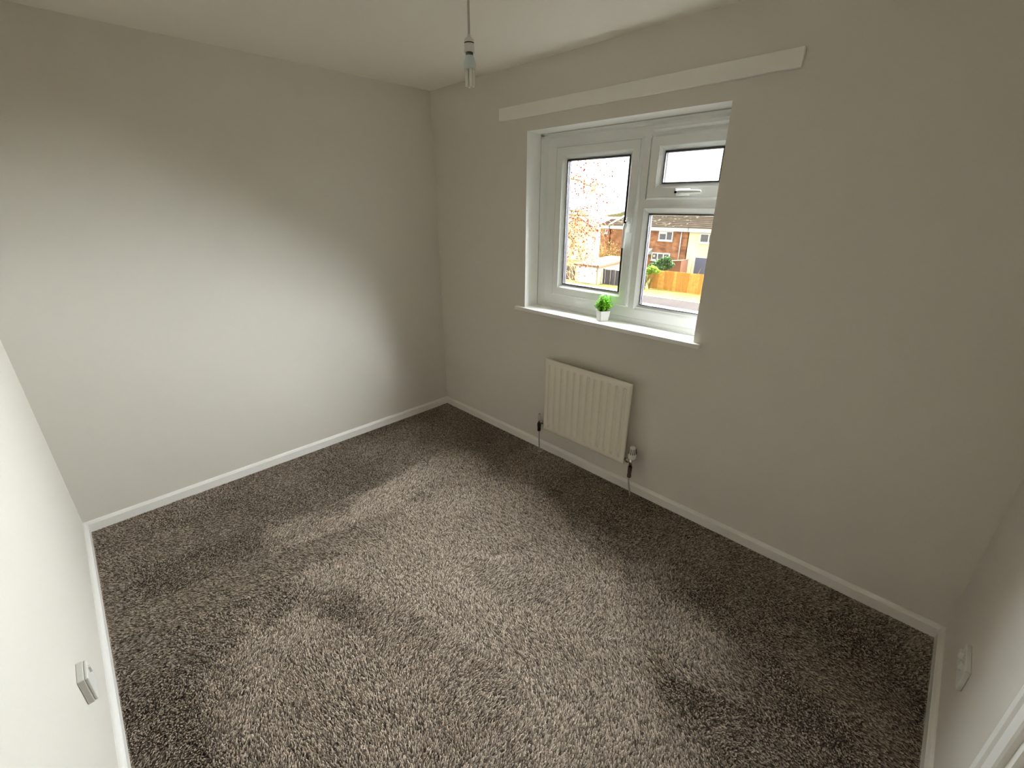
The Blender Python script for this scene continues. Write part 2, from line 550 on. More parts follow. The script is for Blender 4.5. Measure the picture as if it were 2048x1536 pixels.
# outer frame as four members, mullion and transom
mx0, mx1 = 1.640, 1.690        # mullion face
tz0, tz1 = 1.641, 1.684        # transom face
jx = 1.082                     # inside edge of the left jamb
jr = 2.130                     # inside edge of the right jamb
jh = 1.975                     # underside of the head
jb = 1.112                     # top of the bottom rail
def member(pts, y0, y1, name='frame_member'):
    return obj(name, prism(B(), pts, 1, y0, y1), M_upvc, win)
FB = .175
member([(fx0, fz0), (jx, jb), (jx, jh), (fx0, fz1)], FY, FB)
member([(fx0, fz1), (jx, jh), (jr, jh), (fx1, fz1)], FY, FB)
member([(fx1, fz1), (jr, jh), (jr, jb), (fx1, fz0)], FY, FB)
member([(fx0, fz0), (fx1, fz0), (jr, jb), (mx1, jb), ((mx0+mx1)/2, jb-.032), (mx0, jb), (jx, jb)], FY, FB)
member([(mx0, jh), (mx0, jb), ((mx0+mx1)/2, jb-.032), (mx1, jb), (mx1, jh)], FY, FB, 'mullion')
member([(mx1, tz0), (jr, tz0), (jr, tz1), (mx1, tz1)], FY, FB, 'transom')
# trim angle round the frame against the plaster
bm = B()
yt = FY-.010
prism(bm, [(fx0, FY), (fx0, yt), (fx0+.03, yt), (fx0+.055, FY-.0005)], 2, fz0+.02, fz1-.006)
prism(bm, [(FY, 2.056), (yt, 2.056), (yt, 2.042), (FY-.0005, 2.030)], 0, fx0, 2.15)
obj('trim_angle', bm, M_upvc2, win)
bm = B()
prism(bm, [(FY, 1.013), (yt-.004, 1.013), (yt-.004, 1.019), (yt+.004, 1.024), (FY-.003, 1.042), (FY, 1.044)], 0, fx0, 2.15)
obj('bottom_bead', bm, M_upvc2, win)
# dark sealant line round the reveal
bm = B()
bx(bm, fx0-.003, fx0+.003, yt-.002, yt+.002, 1.013, 2.054)
bx(bm, fx0, 2.14, yt-.002, yt+.002, 2.052, 2.058)
obj('sealant_line', bm, M_seal, win)

def groove(x0, x1, z0, z1, wd=.011):
    bm = B()
    for k, pts in enumerate(([(x0-wd, z0-wd), (x0, z0), (x0, z1), (x0-wd, z1+wd)], [(x0-wd, z1+wd), (x0, z1), (x1, z1), (x1+wd, z1+wd)],
                [(x1+wd, z1+wd), (x1, z1), (x1, z0), (x1+wd, z0-wd)], [(x1+wd, z0-wd), (x1, z0), (x0, z0), (x0-wd, z0-wd)])):
        # sloping lip: outer edge at frame face, inner edge proud
        (a0, c0), (a1, c1), (a2, c2), (a3, c3) = pts
        q = [bm.verts.new(p) for p in ((a0, FY-.0006, c0), (a1, FY-.010, c1), (a2, FY-.010, c2), (a3, FY-.0006, c3),
                                       (a1, FY+.004, c1), (a2, FY+.004, c2))]
        bm.faces.new((q[0], q[1], q[2], q[3]))
        bm.faces.new((q[1], q[4], q[5], q[2]))
    return bm

def sash(name, x0, x1, z0, z1, label):
    s = obj(name, frame_xz(B(), x0, x1, z0, z1, .042, FY-.014, FY+.038), M_upvc, win)
    s['label'] = label
    i = .042
    obj('glazing_bead', frame_xz(B(), x0+i, x1-i, z0+i, z1-i, .024, FY-.010, FY+.03, .022, FY+.014), M_upvc2, s)
    j = .042+.0235
    glazing(x0+j, x1-j, z0+j, z1-j, s)
    return s

def glazing(x0, x1, z0, z1, par):
    obj('gasket', frame_xz(B(), x0, x1, z0, z1, .0045, FY+.006, FY+.024), M_gasket, par)
    obj('spacer_bar', frame_xz(B(), x0+.002, x1-.002, z0+.002, z1-.002, .004, FY+.0245, FY+.0285), M_spacer, par)
    obj('gasket', frame_xz(B(), x0+.001, x1-.001, z0+.001, z1-.001, .005, FY+.030, FY+.038), M_gasket, par)
    g = obj('glass_pane', bx(B(), x0-.006, x1+.006, FY+.0215, FY+.0235, z0-.006, z1+.006), M_glass, par)
    g = obj('glass_pane', bx(B(), x0-.006, x1+.006, FY+.0288, FY+.0296, z0-.006, z1+.006), M_glass, par)

bm = B()
for q in ((jx-.004, 1.10, jb-.004, jh+.004), (jx-.004, mx0+.004, jb-.004, jb+.012), (jx-.004, mx0+.004, jh-.012, jh+.004),
          (mx1-.004, mx1+.03, tz1-.004, jh+.004), (mx1-.004, jr+.004, tz1-.004, tz1+.022), (mx1-.004, jr+.004, jh-.012, jh+.004), (jr-.012, jr+.004, jb, jh)):
    bx(bm, q[0], q[1], FY+.022, FB-.006, q[2], q[3])
obj('weather_upstand', bm, M_upvc, win)
obj('sash_rebate', groove(jx-.001, mx0+.001, jb-.001, jh-.001), M_upvc2, win)
obj('sash_rebate', groove(mx1+.014, jr, tz1+.009, jh-.001), M_upvc2, win)
s1 = sash('casement_sash', 1.084, 1.638, 1.113, 1.972, 'tall side-hung casement on the left')
s2 = sash('fanlight_sash', 1.706, 2.128, 1.694, 1.974, 'small top-hung fanlight at upper right')
# fixed light beads
b3 = obj('glazing_bead', frame_xz(B(), 1.686, 2.134, 1.092, 1.645, .032, FY-.006, FY+.03, .028, FY+.012), M_upvc2, win)
b3['label'] = 'bead round the fixed lower right pane'
glazing(1.7175, 2.1025, 1.1235, 1.6135, b3)

# trickle vent over the fanlight
v = obj('trickle_vent', prism(B(), [(FY, 2.043), (FY-.004, 2.043), (FY-.026, 2.023), (FY-.028, 2.006), (FY-.018, 2.000), (FY, 1.997)], 0, 1.708, 2.10), M_upvc, win)
bm = B()
for i in range(14):
    x = 1.716+i*.027
    bx(bm, x, x+.021, FY-.0295, FY-.020, 2.0075, 2.0105)
obj('vent_louvre', bm, M_upvc2, v)

# fanlight handle
def handle(cx, cz, ang, parent, ln):
    m4 = Matrix.Translation((cx, FY-.014, cz)) @ Matrix.Rotation(ang, 4, 'Y')
    bm = bx(B(), -.017, .017, -.012, 0, -.055, .025, .006, 3)
    bmesh.ops.transform(bm, matrix=m4, verts=bm.verts)
    h = obj('window_handle', bm, M_upvc2, parent, True)
    bm = B()
    tube(bm, [(0, -.010, 0), (0, -.034, 0), (0, -.040, -.012)], [.010, .009, .010], 10)
    t = [(0, -.040, -.008), (0, -.043, -.035), (0, -.040, -.08), (0, -.038, -ln)]
    tube(bm, t, [.0105, .0105, .009, .0075], 10)
    bmesh.ops.transform(bm, matrix=m4, verts=bm.verts)
    obj('handle_lever', bm, M_upvc2, h, True)
    bm = tube(B(), [(0, -.0415, .0), (0, -.052, 0)], .0055, 10)
    bmesh.ops.transform(bm, matrix=m4, verts=bm.verts)
    obj('lock_button', bm, M_dark, h)
handle(1.618, 1.57, R(2), s1, .135)
handle(1.885, 1.716, R(-90), s2, .12)

# window board
bm = bx(B(), .872, 2.158, -.027, 0.0005, .990, 1.0135, .003)
bx(bm, OX0+.0005, OX1-.0002, -.004, FY+.002, .9935, 1.0135)
sill = obj('window_sill', bm, M_gloss, win)
sill['label'] = 'white gloss painted window board'

# ---------------------------------------------------------------- board over the window
bm = B()
n = 60
prev = None
bx(bm, .722, 2.357, -.021, -.0002, 2.1335, 2.200, .0025)
tag(obj('curtain_batten', bm, M_gloss, loc=(1.54, -.01, 2.166)), 'long white painted board screwed on the wall above the window', 'board')

# ---------------------------------------------------------------- radiator
RX0, RX1, RZ0, RZ1 = 1.213, 1.851, .210, .729
RY = -.086
rad = thing('radiator', ((RX0+RX1)/2, -.0, RZ0), 'small cream fluted panel radiator on the wall below the window', 'radiator')
def smooth(t):
    t = max(0, min(1, t))
    return t*t*(3-2*t)
vx = [RX0+.042+.0505*i for i in range(12)]
xs = sorted(set([RX0, RX0+.004, RX0+.010] + [round(v_+o, 5) for v_ in vx for o in (-.013, -.010, -.007, -.0035, 0, .0035, .007, .010, .013)] + [RX1-.010, RX1-.004, RX1]))
zs = [RZ0, RZ0+.004, RZ0+.010, RZ0+.022, RZ0+.030, RZ0+.034, RZ0+.039, RZ0+.044, RZ0+.049, RZ0+.056, RZ0+.15, RZ1-.15,
      RZ1-.056, RZ1-.049, RZ1-.044, RZ1-.039, RZ1-.034, RZ1-.030, RZ1-.022, RZ1-.010, RZ1-.004, RZ1]
bm = B()
grid = []
for z in zs:
    row = []
    for x in xs:
        dv = min(abs(x-q) for q in vx)
        V_ = 1-smooth((dv-.0035)/.009)
        T_ = smooth((min(z-RZ0, RZ1-z)-.032)/.012)
        y = RY+.0115*V_*T_
        e = min(x-RX0, RX1-x, z-RZ0, RZ1-z)
        y += .006*(1-smooth(e/.010))
        row.append(bm.verts.new((x, y, z)))
    grid.append(row)
for j in range(len(zs)-1):
    for i in range(len(xs)-1):
        bm.faces.new((grid[j][i], grid[j][i+1], grid[j+1][i+1], grid[j+1][i])).smooth = True
back = {}
def edge_loop():
    L_ = [grid[0][i] for i in range(len(xs))] + [grid[j][-1] for j in range(1, len(zs))]
    L_ += [grid[-1][i] for i in range(len(xs)-2, -1, -1)] + [grid[j][0] for j in range(len(zs)-2, 0, -1)]
    return L_
el = edge_loop()
bk = [bm.verts.new((v_.co.x, RY+.013, v_.co.z)) for v_ in el]
for i in range(len(el)):
    k = (i+1) % len(el)
    bm.faces.new((el[i], el[k], bk[k], bk[i]))
bm.faces.new(bk)
obj('front_panel', bm, M_rad, rad)
bm = B()
bx(bm, RX0+.004, RX1-.0015, RY+.0135, RY+.022, RZ0-.003, RZ1-.006, .003)
obj('back_plate', bm, M_rad, rad)
bm = B()
x = RX0+.05
k = 0
while x < RX1-.05:
    bx(bm, x, x+.0015, RY+.022, -.032, RZ0+.06, RZ1-.05)
    bx(bm, x, x+.0215, -.033 if k % 2 else RY+.0222, -.032 if k % 2 else RY+.0232, RZ0+.06, RZ1-.05)
    x += .02
    k += 1
obj('convector_fins', bm, M_rad, rad)
for x in (RX0+.12, RX1-.12):
    bm = B()
    bx(bm, x-.015, x+.015, -.006, -.0003, RZ0+.02, RZ1-.06)
    bx(bm, x-.013, x-.010, RY+.022, -.006, RZ0+.03, RZ0+.07)
    bx(bm, x-.013, x-.010, RY+.022, -.006, RZ1-.12, RZ1-.08)
    obj('wall_bracket', bm, M_rad, rad)

# lockshield valve, left
lx, ly = 1.163, -.067
lv = obj('lockshield_valve', lathe(B(), lx, ly, [(0, .172), (.0115, .172), (.0125, .176), (.0125, .206), (.0145, .210), (.0145, .232), (.0120, .236), (.0105, .242), (0, .242)], 6), M_nut, rad)
lv['label'] = 'dark brown compression nut and valve body at the left end'
bm = B()
tube(bm, [(lx, ly, .236), (lx, ly, .258)], .0085, 12)
tube(bm, [(lx, ly, .247), (RX0+.004, ly, .247)], .008, 12)
tube(bm, [(lx+.016, ly, .247), (lx+.032, ly, .247)], .0135, 6)
obj('valve_body', bm, M_chrome, lv)
obj('lockshield_cap', lathe(B(), lx-.001, ly, [(0, .256), (.0105, .257), (.0110, .270), (.0085, .296), (.006, .301), (0, .301)], 14), M_cap, lv)
bm = tube(B(), [(lx, ly, .302), (lx-.001, ly, .306)], .004, 8)
obj('cap_screw', bm, M_nut, lv)
pp = obj('feed_pipe', tube(B(), [(lx, ly, .174), (lx+.001, ly, .12), (lx+.003, ly+.002, .05), (lx+.004, ly+.004, .0)], .0045, 10), M_pipe, rad)
obj('pipe_collar', lathe(B(), lx+.004, ly+.004, [(.006, 0), (.016, .001), (.014, .007), (.006, .010)], 16), M_pipe, pp)

# thermostatic valve, right
tx, ty = 1.895, -.067
tv = obj('thermostatic_valve', tube(tube(B(), [(tx-.004, ty, .205), (tx-.003, ty, .262)], .0105, 14), [(tx-.003, ty, .236), (RX1-.003, ty, .242)], .009, 12), M_chrome, rad)
tv['label'] = 'thermostatic valve at the right end'
obj('union_nut', tube(B(), [(tx-.032, ty, .2405), (tx-.018, ty, .2385)], .0145, 6), M_chrome, tv)
obj('compression_nut', lathe(B(), tx-.004, ty, [(0, .130), (.011, .130), (.0140, .135), (.0140, .148), (.0125, .152), (.0125, .166), (.0135, .170), (.0135, .204), (.011, .208), (0, .208)], 6), M_nut, tv)
hd = obj('valve_head', lathe(B(), tx, ty, [(0, .262), (.019, .262), (.0225, .266), (.0240, .276), (.0235, .296), (.0205, .322), (.0165, .337), (.010, .344), (0, .346)], 28), M_white_pl, tv, True)
bm = B()
for k in range(12):
    a = 2*math.pi*k/12+.1
    p0 = Vector((tx+.0240*math.cos(a), ty+.0240*math.sin(a), .298))
    p1 = Vector((tx+.0190*math.cos(a), ty+.0190*math.sin(a), .332))
    tube(bm, [p0, p1], [.0022, .0014], 6)
obj('head_slots', bm, M_dark, tv)
pp = obj('feed_pipe', tube(B(), [(tx-.004, ty, .131), (tx-.003, ty+.002, .095), (tx+.006, ty+.008, .04), (tx+.010, ty+.012, .0)], .0052, 10), M_pipe, rad)

# ---------------------------------------------------------------- pendant lamp
px_, py_, zb = 1.748, -1.118, 1.990
pen = thing('pendant_lamp', (px_, py_, H), 'white pendant lampholder with a bare stick energy-saving bulb hanging from the ceiling', 'lamp')
obj('flex', tube(B(), [(px_, py_, H-.022), (px_+.001, py_, 2.25), (px_, py_, 2.118)], .0035, 8), M_flex, pen, True)
obj('ceiling_rose', lathe(B(), px_, py_, [(.04, H-.001), (.04, H-.012), (.033, H-.022), (.008, H-.026), (0, H-.026)], 28), M_white_pl, pen, True)
h1 = obj('lampholder', lathe(B(), px_, py_, [(0, 2.125), (.004, 2.125), (.0055, 2.119), (.0105, 2.116), (.0140, 2.112), (.0152, 2.1065), (.0152, 2.1045), (0, 2.1045)], 28), M_white_pl, pen, True)
obj('shadow_gap', lathe(B(), px_, py_, [(0, 2.1046), (.0146, 2.1046), (.0146, 2.1015), (0, 2.1015)], 24), M_dark, h1)
obj('holder_skirt', lathe(B(), px_, py_, [(0, 2.1016), (.0150, 2.1016), (.0152, 2.094), (.0160, 2.0805), (.0150, 2.0800), (0, 2.0802)], 28), M_white_pl, pen, True)
obj('bayonet_cap', lathe(B(), px_, py_, [(0, 2.0802), (.0112, 2.0802), (.0112, 2.072), (0, 2.072)], 20), M_capm, pen)
bl = thing('energy_saving_bulb', (px_, py_, 2.072), 'unlit stick fluorescent bulb fitted in the pendant lampholder', 'bulb')
obj('ballast_housing', lathe(B(), px_, py_, [(0, 2.0725), (.0116, 2.0725), (.0145, 2.065), (.0186, 2.054), (.0193, 2.049), (.0186, 2.041), (.016, 2.038), (0, 2.038)], 28), M_base, bl, True)
bm = B()
k = 0
for sx, sy in ((1, 1), (1, -1), (-1, 1), (-1, -1)):
    a = R(20)
    cx = px_+(sx*math.cos(a)-sy*math.sin(a))*.0072
    cy = py_+(sx*math.sin(a)+sy*math.cos(a))*.0072
    t = bmesh.new()
    lathe(t, cx, cy, [(0, 2.0385), (.0061, 2.0385), (.0061, zb+.005), (.0048, zb+.0015), (.002, zb), (0, zb)], 14)
    obj('glass_tube', t, M_tube, bl, True)

# ---------------------------------------------------------------- sockets
so1 = thing('wall_socket', (1.49, -W, .355), 'white single wall socket on the bright near wall at the lower left edge', 'socket')
obj('back_box', bx(B(), 1.455, 1.535, -W+.0002, -W+.016, .312, .404, .002), M_white_pl, so1)
obj('face_plate', bx(B(), 1.456, 1.534, -W+.016, -W+.024, .313, .403, .003, 3), M_white_pl, so1)
obj('rocker_switch', bx(B(), 1.470, 1.482, -W+.023, -W+.030, .372, .392, .0015), M_white_pl, so1)

so2 = thing('wall_socket', (LX, -.485, .33), 'white double wall socket low on the right wall near the corner', 'socket')
obj('face_plate', bx(B(), LX-.014, LX-.0002, -.560, -.430, .272, .354, .003, 3), M_white_pl, so2)
for yy in (-.512, -.463):
    obj('rocker_switch', bx(B(), LX-.024, LX-.013, yy-.009, yy+.009, .318, .343, .0015), M_white_pl, so2)

# ---------------------------------------------------------------- outdoors (coordinates relative to the eye point, ground 7.2 m below it)
GZ = CAM.z - 7.2
def P(x, y, z): return (CAM.x + x, CAM.y + y, CAM.z + z)
def ebx(bm, x0, x1, y0, y1, z0, z1, bev=0):
    return bx(bm, CAM.x+x0, CAM.x+x1, CAM.y+y0, CAM.y+y1, CAM.z+z0, CAM.z+z1, bev)
GR = -7.2
# ground sheets
def sheet(name, pts, th, m, label, cat, kind='structure'):
    bm = prism(B(), [(CAM.x+a, CAM.y+b) for a, b in pts], 2, GZ-.4, GZ+th)
    o = obj(name, bm, m)
    return tag(o, label, cat, kind=kind)
sheet('road', [(-95, 5.5), (50, 5.5), (50, 36.3), (-95, 34.6)], 0, M_tarmac, 'pale worn tarmac of the parking court outside the window', 'road')
sheet('grass_verge', [(-95, 34.8), (50, 36.5), (50, 140), (-95, 140)], .035, M_grass, 'yellow-green grass strip along the foot of the fences', 'grass')
kb = thing('kerb', P(-20, 35.6, GR), 'pale kerb edging between tarmac and grass strip', 'kerb')
x = -40.0
while x < -8:
    y = 34.6+(x+95)/145*1.7+.06
    obj('kerb_stone', ebx(B(), x, x+.88, y, y+.14, GR-.1, GR+.06, .01), M_kerb, kb)
    x += .9
ng = thing('near_kerb', P(-14.5, 31.5, GR), 'pale kerb with leaf litter at the near side of the tarmac, bottom of the fixed pane', 'kerb')
for i in range(12):
    x = -17.5+i*.9
    obj('kerb_stone', ebx(B(), x, x+.88, 31.9, 32.6, GR-.1, GR+.03, .01), M_kerb, ng)

def vboards(root, x0, x1, y, zt, zb, wd, mats, slope=0.0, th=.022):
    x = x0
    i = 0
    while x < x1-.02:
        wv = wd*random.uniform(.9, 1.1)
        yy = y + (x-x0)*slope
        dz = random.uniform(-.02, .02)
        obj('board', ebx(B(), x, min(x+wv*.97, x1), yy+(i % 2)*.014, yy+th+(i % 2)*.014, zb, zt+dz), mats[random.randrange(len(mats))], root)
        x += wv
        i += 1
of = thing('board_fence', P(-17, 39.3, GR), 'new orange timber closeboard fence standing on the grass right of the bush', 'fence')
vboards(of, -20.6, 4.0, 39.2, -5.43, GR+.05, .30, M_pinewood, .012)
for zz in (-5.7, -6.9):
    obj('rail', ebx(B(), -20.6, 4.0, 39.52, 39.57, zz, zz+.09), M_pinewood[2], of)
df = thing('board_fence', P(-23.5, 38, GR), 'low dark grey weathered fence between the garage and the orange fence', 'fence')
vboards(df, -25.15, -20.6, 38.1, -5.72, GR+.03, .28, M_greywood, .07)
for x in (-25.1, -23.3, -21.6, -20.7):
    obj('post', ebx(B(), x, x+.1, 38.1+(x+25.15)*.07-.07, 38.1+(x+25.15)*.07-.005, GR, -5.66), M_greywood[0], df)
lf = thing('board_fence', P(-30, 38, GR), 'dark grey fence left of the garage behind the hanging twigs', 'fence')
vboards(lf, -31.2, -28.15, 38.0, -5.75, GR+.03, .3, M_greywood)

# garage with a gently pitched sheet roof
ga = thing('garage', P(-26.6, 37.3, GR), 'white-doored concrete garage with tan sheet roof beside the dark fence', 'garage')
obj('wall', ebx(B(), -28.0, -25.2, 37.3, 43.6, GR, -5.42), M_garside, ga)
bm = B()
def roofslab(x0, x1, y0, z0, y1, z1, th):
    v_ = [P(x0, y0, z0), P(x1, y0, z0), P(x1, y1, z1), P(x0, y1, z1), P(x0, y0, z0+th), P(x1, y0, z0+th), P(x1, y1, z1+th), P(x0, y1, z1+th)]
    b = bmesh.new()
    vv = [b.verts.new(q) for q in v_]
    for q in ((3, 2, 1, 0), (4, 5, 6, 7), (0, 1, 5, 4), (1, 2, 6, 5), (2, 3, 7, 6), (3, 0, 4, 7)):
        b.faces.new([vv[i] for i in q])
    return b
obj('gable_infill', prism(B(), [(CAM.y+37.3, CAM.z-5.44), (CAM.y+43.6, CAM.z-5.44), (CAM.y+43.6, CAM.z-5.12), (CAM.y+37.3, CAM.z-5.40)], 0, CAM.x-27.98, CAM.x-25.22), M_garside, ga)
obj('roof', roofslab(-28.15, -25.05, 37.15, -5.38, 43.8, -5.08, .05), M_garroof, ga)
obj('fascia', roofslab(-25.08, -25.02, 37.12, -5.52, 43.8, -5.22, .17), M_fascbr, ga)
obj('fascia', ebx(B(), -28.15, -25.05, 37.10, 37.15, -5.50, -5.35), M_fascbr, ga)
gd = obj('garage_door', ebx(B(), -27.85, -25.35, 37.22, 37.3, GR+.03, -5.52, .01), M_gardoor, ga)
bm = B()
for i in range(7):
    ebx(bm, -27.8+i*.35, -27.8+i*.35+.32, 37.20, 37.225, GR+.1, -5.6)
obj('door_rib', bm, M_gardoor, gd)['kind'] = 'stuff'
obj('door_handle', ebx(B(), -26.75, -26.6, 37.16, 37.2, -6.5, -6.42), M_hpane, gd)

# terrace
HY = 48.0
def house_window(par, x0, x1, z0, z1, ml=(), y=HY, tr=None):
    fr = obj('window', frame_xz(B(), CAM.x+x0, CAM.x+x1, CAM.z+z0, CAM.z+z1, .12, CAM.y+y-.10, CAM.y+y+.05), M_fascia, par)
    obj('pane', ebx(B(), x0+.1, x1-.1, y-.04, y-.02, z0+.1, z1-.1), M_hpane, fr)
    for q in ml:
        obj('glazing_bar', ebx(B(), q-.06, q+.06, y-.10, y-.03, z0+.1, z1-.1), M_fascia, fr)
    if tr:
        obj('glazing_bar', ebx(B(), tr[0], tr[1], y-.10, y-.03, tr[2], tr[2]+tr[3]), M_fascia, fr)
    obj('window_ledge', ebx(B(), x0-.04, x1+.04, y-.16, y+.02, z0-.08, z0), M_fascia, fr)
    return fr

def terrace(name, label, x0, x1, m, ridge_z, ridge_y, tile, y=HY, depth=8.5):
    h = thing(name, P((x0+x1)/2, y, GR), label, 'house')
    obj('wall', ebx(B(), x0, x1, y, y+depth, GR-.3, -2.35), m, h)
    fa = obj('fascia', ebx(B(), x0-.02, x1+.02, y-.30, y+.02, -2.42, -1.98), M_fascia, h)
    by = 2*ridge_y-(y-.34)
    pts = [(CAM.y+y-.38, CAM.z-2.02), (CAM.y+ridge_y, CAM.z+ridge_z), (CAM.y+by, CAM.z-2.02)]
    obj('roof', prism(B(), pts, 0, CAM.x+x0-.05, CAM.x+x1+.05), tile, h)
    # tile courses laid proud of the slope
    bm = B()
    n = 13
    for i in range(n):
        t0, t1 = i/n, (i+1)/n
        ya, yb = y-.40+(ridge_y-y+.40)*t0, y-.40+(ridge_y-y+.40)*t1
        za, zb_ = -2.02+(ridge_z+2.02)*t0, -2.02+(ridge_z+2.02)*t1
        pr = [(CAM.y+ya, CAM.z+za+.0), (CAM.y+ya, CAM.z+za+.085), (CAM.y+yb, CAM.z+zb_+.014), (CAM.y+yb, CAM.z+zb_)]
        prism(bm, pr, 0, CAM.x+x0-.05, CAM.x+x1+.05)
    o = obj('tile_courses', bm, tile, h)
    o['kind'] = 'stuff'
    obj('ridge_tiles', tube(B(), [P(x0-.05, ridge_y, ridge_z+.03), P(x1+.05, ridge_y, ridge_z+.03)], .11, 8), M_verge, h)
    return h
hB = terrace('terraced_house', 'red brick terraced house with long brown tiled roof and white canopy over the door', -31.0, -21.45, M_brick, -.92, 51.6, M_tile)
house_window(hB, -30.0+1.5, -30.0+1.5+1.35, -3.4+.06, -2.42, (-27.75,))
house_window(hB, -24.9+.15, -23.1, -3.44, -2.42, (-23.85,), tr=(-24.65, -23.9, -2.74, .2))
house_window(hB, -25.35, -23.15, -5.6, -4.75, (-24.6, -23.9))
obj('verge', prism(B(), [(CAM.y+HY-.4, CAM.z-2.05), (CAM.y+51.6, CAM.z-.9), (CAM.y+51.6, CAM.z-.74), (CAM.y+HY-.4, CAM.z-1.88)], 0, CAM.x-31.15, CAM.x-31.0), M_verge, hB)
pd = obj('door', ebx(B(), -27.15, -25.85, HY-.08, HY+.02, -7.0, -4.95), M_doorw, hB)
obj('door_glass', ebx(B(), -27.0, -26.62, HY-.10, HY-.07, -6.2, -5.1), M_hpane, pd)
obj('door_glass', ebx(B(), -26.38, -26.05, HY-.10, HY-.07, -6.2, -5.1), M_hpane, pd)
cn = obj('canopy', prism(B(), [(CAM.y+HY, CAM.z-4.35), (CAM.y+HY, CAM.z-4.95), (CAM.y+HY-.85, CAM.z-4.95), (CAM.y+HY-.85, CAM.z-4.72)], 0, CAM.x-27.5, CAM.x-25.35), M_bluish, hB)
obj('canopy_trim', ebx(B(), -27.5, -25.35, HY-.90, HY-.84, -4.97, -4.78), M_fascia, cn)
obj('drainpipe', tube(B(), [P(-22.15, HY-.09, -2.35), P(-22.15, HY-.09, -5.9)], .055, 8), M_fascia, hB)
obj('wall_lamp', ebx(B(), -25.1, -24.9, HY-.16, HY, -5.25, -5.02, .03), M_verge, hB)
obj('wall_lamp', ebx(B(), -28.95, -28.75, HY-.12, HY, -5.15, -4.93, .03), M_verge, hB)
house_window(hB, -28.6, -27.7, -5.35, -4.85)
bm = B()
for i in range(110):
    t = random.random()
    x = random.uniform(-30.8, -21.8)
    yy = HY-.4+(51.6-HY+.4)*t
    zz = -2.02+1.10*t+.05
    ebx(bm, x, x+random.uniform(.08, .25), yy, yy+.1, zz, zz+.035)
o = obj('lichen', bm, M_lichen, hB)
o['kind'] = 'stuff'
hA = terrace('terraced_house', 'narrow brick end house with lower dark roof at the left of the terrace', -32.5, -31.22, M_brick, -1.42, 50.1, M_tile2)
house_window(hA, -32.0+.15, -31.45, -2.98, -2.5)
obj('verge', prism(B(), [(CAM.y+HY-.4, CAM.z-2.05), (CAM.y+50.1, CAM.z-1.42), (CAM.y+50.1, CAM.z-1.26), (CAM.y+HY-.4, CAM.z-1.88)], 0, CAM.x-32.55, CAM.x-32.4), M_verge, hA)
hC = terrace('terraced_house', 'cream rendered terraced house at the right end of the view', -21.33, 9.0, M_cream, -.92, 51.6, M_tile)
house_window(hC, -20.15, -18.4, -3.45, -2.5, (-19.2,))
for q in (-14.5, -9.0, -2.5):
    house_window(hC, q, q+1.75, -3.45, -2.5, (q+.9,))
    house_window(hC, q, q+2.1, -5.9, -4.75, (q+1.05,))
obj('door', ebx(B(), -20.25, -19.0, HY-.08, HY+.02, -7.0, -4.95), M_blue, hC)
gs = thing('shed', P(-22.6, 44, GR), 'low brown boarded shed with a sloping roof behind the orange fence', 'shed')
obj('wall', prism(B(), [(CAM.x-23.3, CAM.z+GR), (CAM.x-20.15, CAM.z+GR), (CAM.x-20.15, CAM.z-5.02), (CAM.x-23.3, CAM.z-5.42)], 1, CAM.y+44.4, CAM.y+46), M_fascbr, gs)
obj('verge', prism(B(), [(CAM.x-23.3, CAM.z-5.42), (CAM.x-20.15, CAM.z-5.02), (CAM.x-20.15, CAM.z-4.98), (CAM.x-23.3, CAM.z-5.38)], 1, CAM.y+44.3, CAM.y+46), M_garroof, gs)

# white rendered gable house and brick houses further left
wh = thing('rendered_house', P(-38.5, 52, GR), 'white rendered gable-ended house seen behind the autumn tree', 'house')
obj('wall', prism(B(), [(CAM.x-42.5, CAM.z+GR-.3), (CAM.x-36.6, CAM.z+GR-.3), (CAM.x-36.6, CAM.z-2.9), (CAM.x-39.6, CAM.z-1.45), (CAM.x-42.5, CAM.z-2.9)], 1, CAM.y+53, CAM.y+60), M_render, wh)
for a, b in (((-39.6, -1.42), (-36.35, -3.0)), ((-39.6, -1.42), (-42.75, -3.0))):
    obj('roof', prism(B(), [(CAM.x+a[0], CAM.z+a[1]), (CAM.x+b[0], CAM.z+b[1]), (CAM.x+b[0], CAM.z+b[1]+.15), (CAM.x+a[0], CAM.z+a[1]+.16)], 1, CAM.y+52.8, CAM.y+60), M_tile2, wh)
fb = thing('brick_terrace', P(-50, 66, GR), 'distant brick terrace with pale ridge behind the white gable house', 'house')
obj('wall', ebx(B(), -75, -38, 66, 73, GR-.5, -3.1), M_brick, fb)
obj('roof', prism(B(), [(CAM.y+65.6, CAM.z-3.1), (CAM.y+69.5, CAM.z-1.75), (CAM.y+73.4, CAM.z-3.1)], 0, CAM.x-75, CAM.x-38), M_tile2, fb)
obj('ridge_tiles', tube(B(), [P(-75, 69.5, -1.72), P(-38, 69.5, -1.72)], .13, 6), M_verge, fb)

# far hills
def hill(name, y, x0, x1, fn, m, label):
    pts = [(x0, GR-3)] + [(x, fn(x)) for x in [x0+(x1-x0)*i/60 for i in range(61)]] + [(x1, GR-3)]
    o = obj(name, prism(B(), [(CAM.x+a, CAM.z+b) for a, b in pts], 1, CAM.y+y, CAM.y+y+40), m)
    return tag(o, label, 'hill', kind='structure')
hill('wooded_hill', 150, -190, 60, lambda x: -2.9+.2*math.sin(x*.2)+.9*noise.noise(Vector((x*.13, 1, 2)))+1.3*smooth((x+104)/16), M_hill, 'brown wooded rise beyond the terrace roofs')
hill('far_hill', 230, -260, -60, lambda x: -1.0-abs(x+132)*.13+.5*noise.noise(Vector((x*.05, 4, 2))), M_hill2, 'hazy mauve hilltop on the skyline')

